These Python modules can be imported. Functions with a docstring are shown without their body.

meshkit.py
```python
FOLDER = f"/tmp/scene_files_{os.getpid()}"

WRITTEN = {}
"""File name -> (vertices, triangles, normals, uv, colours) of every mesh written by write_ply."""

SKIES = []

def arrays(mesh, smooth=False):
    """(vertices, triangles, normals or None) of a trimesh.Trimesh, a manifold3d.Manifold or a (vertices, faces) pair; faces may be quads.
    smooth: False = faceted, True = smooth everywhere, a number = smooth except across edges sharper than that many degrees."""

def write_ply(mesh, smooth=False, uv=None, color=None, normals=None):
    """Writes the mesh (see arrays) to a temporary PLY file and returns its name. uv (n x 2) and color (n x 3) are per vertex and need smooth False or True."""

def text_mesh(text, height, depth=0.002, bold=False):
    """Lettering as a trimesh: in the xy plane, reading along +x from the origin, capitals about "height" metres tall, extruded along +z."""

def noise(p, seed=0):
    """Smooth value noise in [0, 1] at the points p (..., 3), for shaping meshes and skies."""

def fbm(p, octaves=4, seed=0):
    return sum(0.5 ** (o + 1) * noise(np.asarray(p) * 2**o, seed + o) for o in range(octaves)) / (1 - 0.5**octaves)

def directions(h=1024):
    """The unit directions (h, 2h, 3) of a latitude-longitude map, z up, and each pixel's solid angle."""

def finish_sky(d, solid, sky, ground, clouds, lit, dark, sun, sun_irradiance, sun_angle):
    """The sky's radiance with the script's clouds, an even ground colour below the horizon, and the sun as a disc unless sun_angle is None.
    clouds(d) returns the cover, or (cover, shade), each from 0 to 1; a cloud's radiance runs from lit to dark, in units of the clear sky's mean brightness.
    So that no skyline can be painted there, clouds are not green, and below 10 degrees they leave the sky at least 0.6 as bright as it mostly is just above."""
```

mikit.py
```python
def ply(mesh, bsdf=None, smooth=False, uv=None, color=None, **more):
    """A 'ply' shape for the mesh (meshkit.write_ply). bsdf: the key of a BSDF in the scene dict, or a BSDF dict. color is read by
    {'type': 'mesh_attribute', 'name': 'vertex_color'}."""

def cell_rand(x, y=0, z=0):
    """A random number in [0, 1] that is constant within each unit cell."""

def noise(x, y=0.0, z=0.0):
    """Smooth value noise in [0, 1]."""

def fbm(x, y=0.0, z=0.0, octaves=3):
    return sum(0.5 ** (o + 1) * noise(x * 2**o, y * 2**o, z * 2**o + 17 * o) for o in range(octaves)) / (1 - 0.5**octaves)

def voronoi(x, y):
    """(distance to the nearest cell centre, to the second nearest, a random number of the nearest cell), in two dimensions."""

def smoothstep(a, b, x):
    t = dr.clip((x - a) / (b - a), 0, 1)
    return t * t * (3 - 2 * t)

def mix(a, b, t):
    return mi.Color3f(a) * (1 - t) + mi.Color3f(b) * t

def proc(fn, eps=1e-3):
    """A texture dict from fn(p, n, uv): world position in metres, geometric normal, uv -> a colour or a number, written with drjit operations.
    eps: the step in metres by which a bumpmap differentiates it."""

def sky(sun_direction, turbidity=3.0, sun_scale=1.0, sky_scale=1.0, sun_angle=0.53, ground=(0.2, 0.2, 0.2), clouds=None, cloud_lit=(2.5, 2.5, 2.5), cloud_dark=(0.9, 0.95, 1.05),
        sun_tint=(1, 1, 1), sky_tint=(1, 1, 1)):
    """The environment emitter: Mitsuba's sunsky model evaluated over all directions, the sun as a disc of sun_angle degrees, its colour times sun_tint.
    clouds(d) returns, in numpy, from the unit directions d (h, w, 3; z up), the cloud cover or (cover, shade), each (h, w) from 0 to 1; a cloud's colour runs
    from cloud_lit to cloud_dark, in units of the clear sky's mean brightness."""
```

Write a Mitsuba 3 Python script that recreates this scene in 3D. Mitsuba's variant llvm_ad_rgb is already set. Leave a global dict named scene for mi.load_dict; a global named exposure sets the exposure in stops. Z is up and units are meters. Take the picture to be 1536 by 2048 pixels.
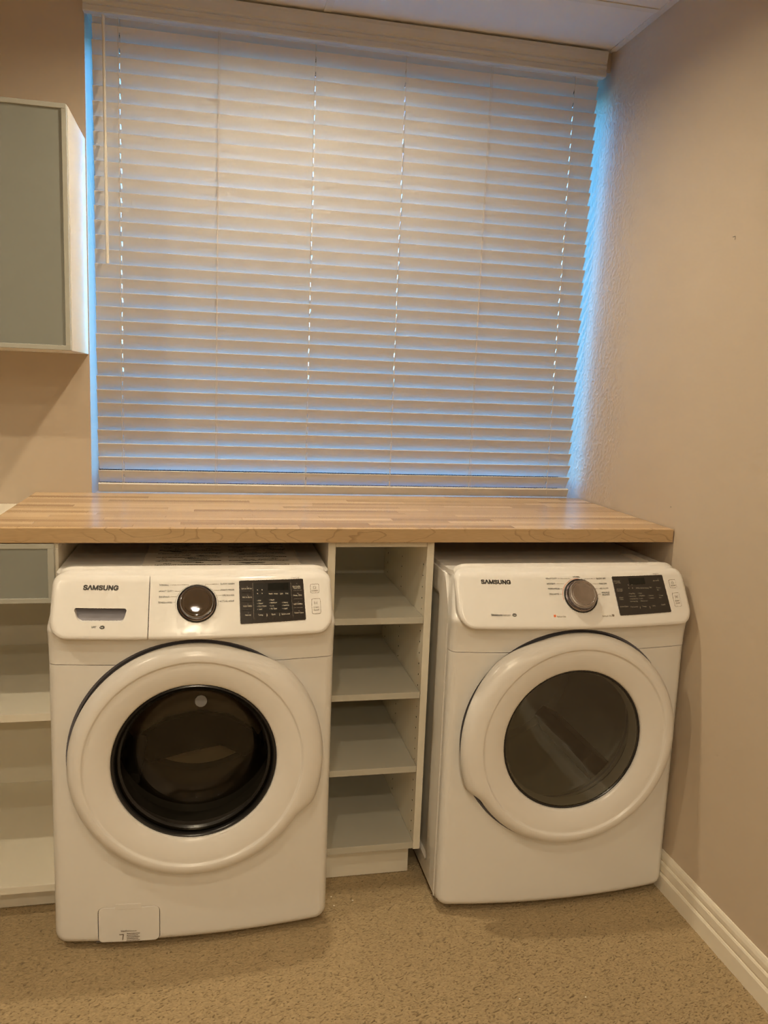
import math, random
import numpy as np, trimesh, shapely
import shapely.geometry as sg
import drjit as dr
import mitsuba as mi
import mikit, meshkit
from scipy.spatial import Delaunay
from mikit import noise, fbm, voronoi, smoothstep, mix

random.seed(7); np.random.seed(7)
scene, labels = {}, {}
T = mi.ScalarTransform4f
exposure = 0.0

# ------------------------------------------------------------------ camera
CX, CY, CZ = -1.2981, -2.0633, 1.4244
YAW, PIT, ROL, FPX = 0.213, 0.1542, -0.0398, 1614.8
fw = np.array([math.sin(YAW)*math.cos(PIT), math.cos(YAW)*math.cos(PIT), -math.sin(PIT)])
r0 = np.cross(fw, [0, 0, 1.0]); r0 /= np.linalg.norm(r0)
d0 = np.cross(fw, r0)
down = -r0*math.sin(ROL) + d0*math.cos(ROL)
scene['camera'] = {
    'type': 'perspective', 'fov_axis': 'x', 'fov': math.degrees(2*math.atan(768/FPX)),
    'near_clip': 0.05, 'far_clip': 200.0,
    'to_world': T().look_at(origin=[CX, CY, CZ], target=[CX+fw[0], CY+fw[1], CZ+fw[2]], up=list(-down))}

# ------------------------------------------------------------------ daylight
SKY = 54.0
scene['sky'] = mikit.sky((0.5, -1.0, 0.25), turbidity=2.5, sun_scale=0.0, sky_scale=SKY, sky_tint=(0.31, 0.96, 1.80), ground=(0.03, 0.03, 0.03))
LAMP = (3250.0, 2690.0, 1860.0)
LAMPS = [(-1.02, -0.01, 0.54), (-1.40, -1.74, 0.34), (-1.36, -2.80, 0.65), (-2.62, -0.95, 0.55), (-1.40, -4.20, 1.6)]

# ------------------------------------------------------------------ room figures
WALL_R, WALL_B, CEIL = 0.006, 0.640, 2.5525
RECESS_L, RECESS_Y = -1.674, 0.880
CT_TOP, CT_T = 1.051, 0.0375
CT_BOT = CT_TOP - CT_T

# ------------------------------------------------------------------ materials
def principled(col, rough=0.4, spec=0.5, **k):
    c = col if isinstance(col, dict) else {'type': 'rgb', 'value': list(col)}
    return {'type': 'twosided', 'bsdf': {'type': 'principled', 'base_color': c, 'roughness': rough, 'specular': spec, **k}}

def gloss(col, alpha=0.06):
    return {'type': 'twosided', 'bsdf': {'type': 'roughplastic', 'distribution': 'ggx', 'alpha': alpha, 'int_ior': 1.5,
            'diffuse_reflectance': {'type': 'rgb', 'value': list(col)}}}

def bumped(bsdf, fn, height, eps):
    return {'type': 'twosided', 'bsdf': {'type': 'bumpmap', 'texture': mikit.proc(fn, eps), 'scale': height, 'bsdf': bsdf['bsdf']}}

def orange_peel(p, n, uv):
    a = fbm(p.x*150, p.y*150, p.z*150, 2)
    b = fbm(p.x*210+9, p.y*210, p.z*210, 2)
    return smoothstep(0.38, 0.70, a)*0.8 + b*0.4

def M(key, bsdf): scene['mat_'+key] = bsdf
M('wall', bumped(principled((0.54, 0.455, 0.36), 0.55, 0.35), orange_peel, 0.0005, 0.0006))
M('ceiling', principled((0.70, 0.68, 0.66), 0.9, 0.2))
M('runner', principled((0.66, 0.63, 0.58), 0.6, 0.3))
M('dark', principled((0.02, 0.018, 0.016), 0.5))
M('trim', principled((0.78, 0.74, 0.64), 0.35))
M('carpet', {'type': 'twosided', 'bsdf': {'type': 'diffuse', 'reflectance': {'type': 'mesh_attribute', 'name': 'vertex_color'}}})
M('enamel', gloss((0.79, 0.785, 0.77), 0.035))
M('panel_white', gloss((0.78, 0.77, 0.75), 0.03))
M('door_white', gloss((0.81, 0.80, 0.785), 0.045))
M('recess', gloss((0.29, 0.285, 0.33), 0.2))
M('seam', principled((0.10, 0.09, 0.09), 0.6))
M('gasket', gloss((0.012, 0.012, 0.013), 0.06))
M('rubber', principled((0.10, 0.10, 0.105), 0.5))
M('steel', {'type': 'twosided', 'bsdf': {'type': 'roughconductor', 'material': 'Cr', 'alpha': 0.22}})
M('steel_dark', principled((0.20, 0.175, 0.14), 0.3, 0.5, metallic=0.7))
M('drum_brown', principled((0.62, 0.52, 0.38), 0.35, 0.5))
M('drum_grey', principled((0.52, 0.51, 0.49), 0.4))
M('chrome', {'type': 'roughconductor', 'material': 'Cr', 'alpha': 0.05})
M('dial_cap', {'type': 'roughconductor', 'material': 'Cr', 'alpha': 0.010, 'specular_reflectance': {'type': 'rgb', 'value': [.42, .40, .36]}})
M('chrome_soft', {'type': 'roughconductor', 'material': 'Cr', 'alpha': 0.16, 'specular_reflectance': {'type': 'rgb', 'value': [.62, .60, .56]}})
M('ring_white', gloss((0.72, 0.72, 0.72), 0.1))
M('display', gloss((0.030, 0.025, 0.022), 0.05))
M('display_dark', gloss((0.013, 0.012, 0.011), 0.08))
M('lcd', gloss((0.004, 0.005, 0.004), 0.05))
M('ink', principled((0.02, 0.018, 0.016), 0.5))
M('ink_grey', principled((0.20, 0.17, 0.14), 0.6))
M('ink_light', principled((0.62, 0.57, 0.48), 0.5))
M('ink_dim', principled((0.30, 0.27, 0.22), 0.5))
M('ink_orange', principled((0.70, 0.18, 0.07), 0.5))
M('sticker_grey', principled((0.30, 0.31, 0.34), 0.6))
M('paper', principled((0.50, 0.47, 0.42), 0.8))
M('glass_dark', {'type': 'thindielectric', 'int_ior': 1.5, 'specular_reflectance': {'type': 'rgb', 'value': [0.5, 0.5, 0.5]}, 'specular_transmittance': {'type': 'rgb', 'value': [0.42, 0.39, 0.33]}})
M('glass_smoke', {'type': 'thindielectric', 'int_ior': 1.5, 'specular_transmittance': {'type': 'rgb', 'value': [0.44, 0.43, 0.38]}})
M('glass', {'type': 'thindielectric', 'int_ior': 1.5})
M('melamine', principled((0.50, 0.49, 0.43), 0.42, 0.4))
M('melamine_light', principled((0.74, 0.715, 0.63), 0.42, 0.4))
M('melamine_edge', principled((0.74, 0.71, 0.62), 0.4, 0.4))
M('frosted', principled((0.255, 0.275, 0.255), 0.28, 0.5))
M('frame_grey', principled((0.42, 0.43, 0.39), 0.35, 0.5))
M('slat', principled((0.66, 0.64, 0.61), 0.38, 0.4))
M('valance', principled((0.60, 0.58, 0.54), 0.45, 0.4))
M('cord', principled((0.62, 0.55, 0.44), 0.7))
M('bronze', principled((0.02, 0.02, 0.022), 0.4))

def wood_fn(base, dark, k):
    def fn(p, n, uv):
        x, y, z = p.x*1.0+k*3.7, p.y*1.0, p.z
        w = fbm(x*3+k, y*18, z*18, 3)
        g = noise(x*5+k*5, y*260+w*14, z*260)
        s = noise(x*26+k, y*420, z*420)
        t = dr.clip(0.55*g*w*1.6+0.25*smoothstep(0.7, 0.95, s)*w + 0.25*smoothstep(0.55, 0.8, w), 0, 1)
        return mix(base, dark, t)
    return mikit.proc(fn)

WOODS = [((0.47, 0.335, 0.205), (0.36, 0.235, 0.130)), ((0.41, 0.280, 0.163), (0.30, 0.190, 0.100)), ((0.53, 0.395, 0.250), (0.43, 0.300, 0.175)),
         ((0.35, 0.230, 0.130), (0.26, 0.160, 0.080))]
for i, (a, b) in enumerate(WOODS):
    M(f'stave_{i}', principled(wood_fn(a, b, i+1), 0.27, 0.45))

def cathedral(p, n, uv):
    x, z = p.x, p.z
    cell = dr.floor(x/0.52+0.31)
    u = x/0.52+0.31-cell-0.5
    c1, c2 = mikit.cell_rand(cell, 3), mikit.cell_rand(cell, 8)
    zz = (z-1.020-0.03*c1)*30
    wob = fbm(x*7.0, z*22, 3.1, 3)*2.6+fbm(x*24.0, z*60, 7.7, 2)*0.7
    a = dr.sqrt(dr.square((u+(c2-.5)*.4)*1.0)*30.0 + dr.square(zz)*1.3 + 0.05)
    ring = a*1.9 + wob*1.25
    fr = ring - dr.floor(ring)
    line = smoothstep(0.80, 0.97, fr)*(1-smoothstep(0.975, 1.0, fr))*smoothstep(.3, .6, fbm(x*9, z*30, 1.0, 2))
    fine = noise(x*60, z*500, 1.0)
    c = mix((0.53, 0.380, 0.220), (0.46, 0.315, 0.172), fbm(x*5, z*22, 2.0, 3))
    c = mix(c, (0.25, 0.150, 0.070), line*0.55)
    return mix(c, (0.34, 0.225, 0.115), fine*0.25)
M('strip', principled(mikit.proc(cathedral), 0.3, 0.45))

# ------------------------------------------------------------------ helpers
def numbered(name):
    if name not in scene and name not in labels and not any(k.startswith(name+'__') for k in scene): return name
    k = 1
    while True:
        n = f'{name}_{k:03d}'
        if n not in scene and n not in labels: return n
        k += 1

def obj(name, mesh, mat, parent=None, smooth=False, **more):
    key = numbered((parent+'__' if parent else '')+name)
    scene[key] = mikit.ply(mesh, 'mat_'+mat, smooth=smooth, **more)
    return key

def say(key, **k): labels.setdefault(key, {}).update(k)
def thing(name, label, cat, group=None):
    key = numbered(name); labels[key] = {'label': label, 'category': cat}
    if group: labels[key]['group'] = group
    return key

cat = trimesh.util.concatenate

def box(x0, x1, y0, y1, z0, z1, b=0.0):
    if b <= 0:
        m = trimesh.creation.box(extents=(x1-x0, y1-y0, z1-z0)); m.apply_translation(((x0+x1)/2, (y0+y1)/2, (z0+z1)/2)); return m
    pts = []
    for x, sx in ((x0, 1), (x1, -1)):
        for y, sy in ((y0, 1), (y1, -1)):
            for z, sz in ((z0, 1), (z1, -1)):
                pts += [(x, y+sy*b, z+sz*b), (x+sx*b, y, z+sz*b), (x+sx*b, y+sy*b, z)]
    return trimesh.convex.convex_hull(np.array(pts))

def extrude(poly, h): return trimesh.creation.extrude_polygon(poly, h, engine='earcut')

def prism_x(profile_yz, x0, x1):
    m = extrude(sg.Polygon(profile_yz), x1-x0)
    v = m.vertices.copy()
    m.vertices = np.stack([v[:, 2]+x0, v[:, 0], v[:, 1]], 1)
    m.fix_normals(); return m

def prism_y(profile_xz, y0, y1):
    m = extrude(sg.Polygon(profile_xz), y1-y0)
    v = m.vertices.copy()
    m.vertices = np.stack([v[:, 0], v[:, 2]+y0, v[:, 1]], 1)
    m.fix_normals(); return m

def tube(a, b, r, n=8):
    return trimesh.creation.cylinder(radius=r, segment=[a, b], sections=n)

def rrect(x0, x1, z0, z1, r=0.0, n=6):
    rs = r if isinstance(r, (tuple, list)) else (r,)*4       # bl, br, tr, tl
    pts = []
    for (cx, cz, a0), q in zip(((x0, z0, 180), (x1, z0, 270), (x1, z1, 0), (x0, z1, 90)), rs):
        if q <= 0: pts.append((cx, cz)); continue
        ox = cx+q if cx == x0 else cx-q
        oz = cz+q if cz == z0 else cz-q
        for k in range(n+1):
            t = math.radians(a0+90*k/n); pts.append((ox+q*math.cos(t), oz+q*math.sin(t)))
    return sg.Polygon(pts)

def sample_ring(ring, step):
    c = np.array(ring.coords)[:-1]; out = []
    for i in range(len(c)):
        a, b = c[i], c[(i+1) % len(c)]
        m = max(1, int(math.ceil(np.linalg.norm(b-a)/step)))
        out += [a+(b-a)*k/m for k in range(m)]
    return np.array(out)

def plate(poly, S, back, r=0.0, edge=None, step=0.006, grid=0.016):
    """A shaped front: height S(X,Z) over a flat outline, its edge rounded off with radius r along the outline 'edge'; side walls run back to depth 'back'.
    Returns vertices (X, F, Z) and faces, F towards the viewer."""
    edge = edge if edge is not None else sg.Polygon(poly.exterior)
    P = [sample_ring(poly.exterior, step)] + [sample_ring(h, step) for h in poly.interiors]
    bl = poly.boundary
    if r > 0:
        e = sample_ring(sg.polygon.orient(edge).exterior, step)
        b0 = P[0]; on = shapely.distance(shapely.points(b0), edge.boundary) < 1e-6
        vx = np.array(poly.exterior.coords)[:-1]
        isv = (np.abs(b0[:, None]-vx[None]).max(-1) < 1e-9).any(1)
        ee = e[shapely.distance(shapely.points(e), bl) < 1e-6]
        kv = b0[on & isv]
        if len(ee) and len(kv): kv = kv[np.sqrt(((kv[:, None]-ee[None])**2).sum(-1)).min(1) > 1e-5]
        P[0] = np.vstack([b0[~on], kv, ee])
        t = np.roll(e, -1, 0)-np.roll(e, 1, 0); t /= np.linalg.norm(t, axis=1, keepdims=True)
        nin = np.stack([-t[:, 1], t[:, 0]], 1)
        for a in (16, 32, 48, 64, 80):
            d = r*(1-math.cos(math.radians(a)))
            q = e+nin*d
            ok = shapely.contains_xy(poly, q[:, 0], q[:, 1])
            q = q[ok]
            if len(q):
                q = q[(shapely.distance(shapely.points(q), bl) > min(.8*d, .0025)) & (shapely.distance(shapely.points(q), edge.boundary) > .9*d)]
                P.append(q)
    x0, z0, x1, z1 = poly.bounds
    gx, gz = np.meshgrid(np.arange(x0+grid/2, x1, grid), np.arange(z0+grid/2, z1, grid))
    g = np.stack([gx.ravel(), gz.ravel()], 1)
    g = g[shapely.contains_xy(poly, g[:, 0], g[:, 1])]
    if len(g):
        dd = shapely.distance(shapely.points(g), bl)
        de = shapely.distance(shapely.points(g), edge.boundary) if r > 0 else dd*0+9
        P.append(g[(dd > step*0.8) & (de > r)])
    V = np.round(np.vstack(P), 7); V = V[np.sort(np.unique(V, axis=0, return_index=True)[1])]
    tri = Delaunay(V).simplices
    c = V[tri].mean(1); tri = tri[shapely.contains_xy(poly, c[:, 0], c[:, 1])]
    a, b, cc = V[tri[:, 0]], V[tri[:, 1]], V[tri[:, 2]]
    area = (b[:, 0]-a[:, 0])*(cc[:, 1]-a[:, 1])-(b[:, 1]-a[:, 1])*(cc[:, 0]-a[:, 0])
    tri = tri[np.abs(area) > 1e-10]; area = area[np.abs(area) > 1e-10]
    tri[area < 0] = tri[area < 0][:, ::-1]
    F = S(V[:, 0], V[:, 1]).astype(float)
    if r > 0:
        d = np.minimum(shapely.distance(shapely.points(V), edge.boundary), r)
        F = F-(r-np.sqrt(np.maximum(r*r-(r-d)**2, 0)))
    n = len(V)
    es = np.vstack([tri[:, [0, 1]], tri[:, [1, 2]], tri[:, [2, 0]]])
    key = {tuple(x) for x in es}
    bd = np.array([x for x in es if (x[1], x[0]) not in key])
    vv = np.vstack([np.stack([V[:, 0], F, V[:, 1]], 1), np.stack([V[:, 0], np.full(n, back), V[:, 1]], 1)])
    side = np.vstack([np.stack([bd[:, 1], bd[:, 0], bd[:, 0]+n], 1), np.stack([bd[:, 1], bd[:, 0]+n, bd[:, 1]+n], 1)])
    m = trimesh.Trimesh(vv, np.vstack([tri, side]), process=False); m.remove_unreferenced_vertices(); return m

def sweep_rings(profile, th=96, R=None, base=0.26, R0=0.295):
    """A turned surface about the F axis: profile of (r, F); beyond r = base the radius follows R(theta)."""
    a = np.linspace(0, 2*np.pi, th, endpoint=False)
    k = np.ones(th) if R is None else (R(a)-base)/(R0-base)
    rows = []
    for r, F in profile:
        rr = np.where(r > base, base+(r-base)*k, r)
        rows.append(np.stack([rr*np.cos(a), np.full(th, F), rr*np.sin(a)], 1))
    V = np.vstack(rows); f = []
    for i in range(len(profile)-1):
        for j in range(th):
            p, q = i*th+j, i*th+(j+1) % th
            f += [(p, q, q+th), (p, q+th, p+th)]
    return trimesh.Trimesh(V, np.array(f), process=False)

def text(txt, x0, x1, z, h, S, lift=0.0005, bold=False, shear=0.0, depth=0.0004):
    m = meshkit.text_mesh(txt, h, depth, bold)
    v = m.vertices.copy(); a, b = v[:, 0].min(), v[:, 0].max()
    X = x0+(v[:, 0]-a)*(x1-x0)/(b-a)+v[:, 1]*shear
    Z = z+v[:, 1]
    return trimesh.Trimesh(np.stack([X, S(X, Z)+lift+v[:, 2], Z], 1), m.faces[:, ::-1], process=False)

def heavy(m, d=.00042):
    out = []
    for i, (a, b) in enumerate(((-1, -.7), (1, -.7), (-1, .7), (1, .7), (0, 0))):
        q = m.copy(); q.vertices = m.vertices+[a*d, .00002*i+b*d*-.65, b*d]; out.append(q)
    return cat(out)

def _flat(poly, S, lift, t, grid, step):
    m = plate(poly, lambda X, Z: S(X, Z)+lift+t, -9, step=step, grid=grid)
    v = m.vertices.copy(); k = v[:, 1] < -5
    v[k, 1] = S(v[k, 0], v[k, 2])+lift
    m.vertices = v; return m

def line(pts, w, S, lift=0.0005):
    return _flat(sg.LineString(pts).buffer(w/2, cap_style=2, join_style=2, quad_segs=4), S, lift, 0.0003, 0.05, 0.02)

# ------------------------------------------------------------------ room shell
XL, YF = -5.6, -6.2
wall_back = cat([box(XL, RECESS_L, WALL_B, RECESS_Y, -0.05, CEIL+0.1), box(RECESS_L, WALL_R, WALL_B, RECESS_Y, -0.05, 1.040), box(RECESS_L, WALL_R, WALL_B, RECESS_Y, 2.495, CEIL+0.1)])
obj('wall_back', wall_back, 'wall'); say('wall_back', kind='structure', label='tan textured wall with the window opening above the counter')
ya, za = np.arange(0.24, RECESS_Y-.0005, 0.0021), np.arange(CT_TOP-.004, CEIL-.002, 0.0021)
YA, ZA = np.meshgrid(ya, za)
q = np.stack([YA*135, ZA*135, YA*0+2], -1)
hh = np.clip((meshkit.fbm(q, 2, 31)-.34)/.32, 0, 1)**1.2*.00085+meshkit.noise(q*2.3, 8)*.00022
fd = np.clip((YA-.25)/.22, 0, 1)
fd = fd*fd*(3-2*fd)*np.clip((ZA-CT_TOP)/.01, 0, 1)*np.clip((CEIL-.01-ZA)/.01, 0, 1)
na, nb = len(za), len(ya); ii = np.arange(na*nb).reshape(na, nb)
fa_ = np.vstack([np.stack([ii[:-1, :-1], ii[1:, 1:], ii[:-1, 1:]], -1).reshape(-1, 3), np.stack([ii[:-1, :-1], ii[1:, :-1], ii[1:, 1:]], -1).reshape(-1, 3)])
relief = trimesh.Trimesh(np.stack([WALL_R-.0001-hh*fd, YA, ZA], -1).reshape(-1, 3), fa_, process=False)
wr = box(WALL_R, WALL_R+0.12, YF, RECESS_Y, -0.05, CEIL+0.1)
wr = trimesh.Trimesh(np.vstack([wr.vertices, relief.vertices]), np.vstack([wr.faces, relief.faces+len(wr.vertices)]), process=False)
obj('wall_right', wr, 'wall', smooth=50); say('wall_right', kind='structure', label='plain tan textured wall beside the dryer')
obj('wall_left', box(XL-0.12, XL, YF, RECESS_Y, -0.05, CEIL+0.1), 'wall'); say('wall_left', kind='structure', label='tan wall on the left of the room, outside the photo')
obj('wall_front', box(XL-0.12, WALL_R+0.12, YF-0.12, YF, -0.05, CEIL+0.1), 'wall'); say('wall_front', kind='structure', label='tan wall behind the camera')
sm = cat([box(WALL_R-0.0008, WALL_R+0.001, -0.1453, -0.1345, 1.8370, 1.8392), box(WALL_R-0.0008, WALL_R+0.001, -0.1453, -0.1436, 1.8300, 1.8380)])
obj('scuff_mark', sm, 'ink_grey', 'wall_right'); say('wall_right__scuff_mark', label='small dark corner-shaped mark')
obj('nail_hole', box(WALL_R-0.0006, WALL_R+0.001, 0.0300, 0.0335, 1.110, 1.1135), 'ink_grey', 'wall_right')

# carpet: pile relief where it is seen, plain beyond
def carpet_field(X, Y):
    p = np.stack([X*62, Y*95, X*0+.5], -1)
    w = meshkit.fbm(np.stack([X*70, Y*70, X*0+3], -1), 2, 5)
    loops = meshkit.noise(np.stack([X*260+w*1.2, Y*330-w, X*0], -1), 11)
    pits = meshkit.noise(np.stack([X*225+w*3, Y*480+w*5, X*0+7], -1), 23)
    big = meshkit.fbm(np.stack([X*2.6, Y*2.6, X*0+1], -1), 3, 9)
    pit = np.clip((pits-0.76)/0.12, 0, 1)
    h = -0.0030+0.0018*loops-0.0034*pit+0.0008*(w-.5)
    return h, loops, pit, big
gx, gy = np.arange(-1.90, WALL_R+.0017, 0.0017), np.arange(-0.66, 0.125, 0.00115)
X, Y = np.meshgrid(gx, gy); h, lp, pt, bg = carpet_field(X, Y)
nx, ny = len(gx), len(gy)
idx = np.arange(nx*ny).reshape(ny, nx)
f = np.vstack([np.stack([idx[:-1, :-1], idx[:-1, 1:], idx[1:, 1:]], -1).reshape(-1, 3), np.stack([idx[:-1, :-1], idx[1:, 1:], idx[1:, :-1]], -1).reshape(-1, 3)])
colr = np.array([0.41, 0.315, 0.19])*(0.80+0.28*lp+0.16*(bg-.5))[..., None]*(1-0.38*pt)[..., None]
pile = trimesh.Trimesh(np.stack([X, Y, h], -1).reshape(-1, 3), f, process=False)
rest = cat([box(XL, WALL_R, gy[-1]-.001, WALL_B, -0.05, -0.004), box(XL, WALL_R, YF, gy[0]+.001, -0.05, -0.004), box(XL, gx[0]+.001, gy[0], gy[-1], -0.05, -0.004)])
V = np.vstack([pile.vertices, rest.vertices]); Fc = np.vstack([pile.faces, rest.faces+len(pile.vertices)])
C = np.vstack([colr.reshape(-1, 3), np.tile([0.38, 0.29, 0.175], (len(rest.vertices), 1))])
m = trimesh.Trimesh(V, Fc, process=False)
scene['floor'] = mikit.ply(m, 'mat_carpet', smooth=False, color=C)
say('floor', kind='structure', label='tan looped carpet with small dark flecks')

# ceiling grid
obj('ceiling', box(XL, WALL_R, YF, WALL_B, CEIL+0.040, CEIL+0.1), 'ceiling'); say('ceiling', kind='structure', label='suspended ceiling of smooth pale panels')
GX = [-4.62, -3.40, -2.18, -0.960]; GY = [0.316-0.61*k for k in range(11)]
xs = [XL]+GX+[WALL_R]; ys = [WALL_B]+GY+[YF]
for i in range(len(xs)-1):
    for j in range(len(ys)-1):
        x0, x1, y1, y0 = xs[i]+.011, xs[i+1]-.011, ys[j]-.011, ys[j+1]+.011
        if x1-x0 > .05 and y1-y0 > .05:
            obj('panel', box(x0-.009, x1+.009, y0-.009, y1+.009, CEIL+0.003, CEIL+0.018, 0.002), 'ceiling', 'ceiling')
for x in GX: obj('runner', box(x-.012, x+.012, YF, WALL_B, CEIL-0.0005, CEIL+0.0025, .0006), 'runner', 'ceiling')
for y in GY:
    for i in range(len(xs)-1): obj('runner', box(xs[i]+(.0125 if i else 0.), xs[i+1]-(.0125 if i < len(xs)-2 else 0.), y-.012, y+.012, CEIL-0.0005, CEIL+0.0025, .0006), 'runner', 'ceiling')
obj('trim_1', box(WALL_R-.022, WALL_R, YF, WALL_B-.03, CEIL-0.0015, CEIL+0.0025, .0006), 'runner'); say('trim_1', kind='structure', label='pale metal edge strip where ceiling meets the right wall')

# baseboard
bp = [(0, 0), (-0.0125, 0), (-0.0125, 0.047), (-0.0095, 0.052), (-0.0070, 0.053), (-0.0070, 0.056), (-0.0105, 0.060), (-0.0105, 0.082), (-0.0080, 0.086), (-0.0055, 0.087), (-0.0055, 0.090), (-0.0085, 0.094), (-0.0085, 0.104), (-0.0060, 0.112), (-0.0030, 0.117), (0, 0.118)]
obj('baseboard_right', prism_y([(WALL_R+x, z-.004) for x, z in bp], YF, WALL_B), 'trim'); say('baseboard_right', kind='structure', label='cream painted baseboard with two grooves along the right wall')

# window behind the blind
fr = cat([box(RECESS_L, WALL_R, .82, .86, 1.040, 1.118, .004), box(RECESS_L, WALL_R, .82, .86, 2.45, 2.495, .004), box(RECESS_L, RECESS_L+.024, .82, .86, 1.118, 2.45, .004), box(WALL_R-.024, WALL_R, .82, .86, 1.118, 2.45, .004)])
obj('window_frame', fr, 'bronze', 'window_1')
obj('pane', box(RECESS_L+.02, WALL_R-.02, .839, .8395, 1.11, 2.455), 'glass', 'window_1')
say('window_1', kind='structure', label='dark framed window behind the white blind')

# ------------------------------------------------------------------ lamps
for i, (lx, ly, lw) in enumerate(LAMPS):
    k = thing('ceiling_downlight', ('short white cylinder downlight on the ceiling panel nearest the window', 'short white cylinder downlight on the ceiling above the camera', 'short white cylinder downlight behind the camera', 'short white cylinder downlight on the ceiling at the left', 'short white cylinder downlight farthest from the window')[i], 'lamp')
    a = np.linspace(0, 2*np.pi, 28, endpoint=False); ro, ri = .052, .046; z0, z1 = CEIL-.050, CEIL+.003
    prof = [(ri, z1-.004), (ri, z0), (ro, z0), (ro, z1)]
    V = np.vstack([np.stack([lx+r*np.cos(a), ly+r*np.sin(a), a*0+z], 1) for r, z in prof]); f = []
    for p in range(3):
        for q in range(28):
            b, c = p*28+q, p*28+(q+1) % 28; f += [(b, c, c+28), (b, c+28, b+28)]
    obj('housing', trimesh.Trimesh(V, f, process=False), 'ring_white', k)
    d = trimesh.creation.cylinder(radius=.030, height=.003, sections=24)
    d.apply_translation((lx, ly, CEIL-.040))
    key = obj('bulb', d, 'ceiling', k)
    scene[key]['emitter'] = {'type': 'area', 'radiance': {'type': 'rgb', 'value': [c*lw for c in LAMP]}}

# ------------------------------------------------------------------ window blind
bl = thing('window_blind', 'wide white horizontal slat blind, closed, filling the window above the counter', 'window blind')
BX0, BX1 = -1.653, -0.035
PITCH, SW, ST = 0.04265, 0.050, 0.0028
TILT = math.asin(0.0447/SW)
LAD = [-1.575, -1.283, -0.987, -0.697, -0.412, -0.117]
HOLED = [0, 2, 3, 5]
slot = [sg.box(LAD[i]-.0017, .016, LAD[i]+.0017, .031) for i in HOLED]
poly = sg.box(BX0, 0, BX1, SW)
for s in slot: poly = poly.difference(s)
sl = extrude(poly, ST)
v = sl.vertices.copy()     # (x, s along the slat from the front edge, thickness)
cs = math.cos(TILT)
def slat_mesh(h):
    c_, s_ = math.sqrt(1-(h/SW)**2), h/SW
    return trimesh.Trimesh(np.stack([v[:, 0], .635+v[:, 1]*c_+v[:, 2]*s_, -v[:, 1]*s_+v[:, 2]*c_], 1), sl.faces, process=False)
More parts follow.
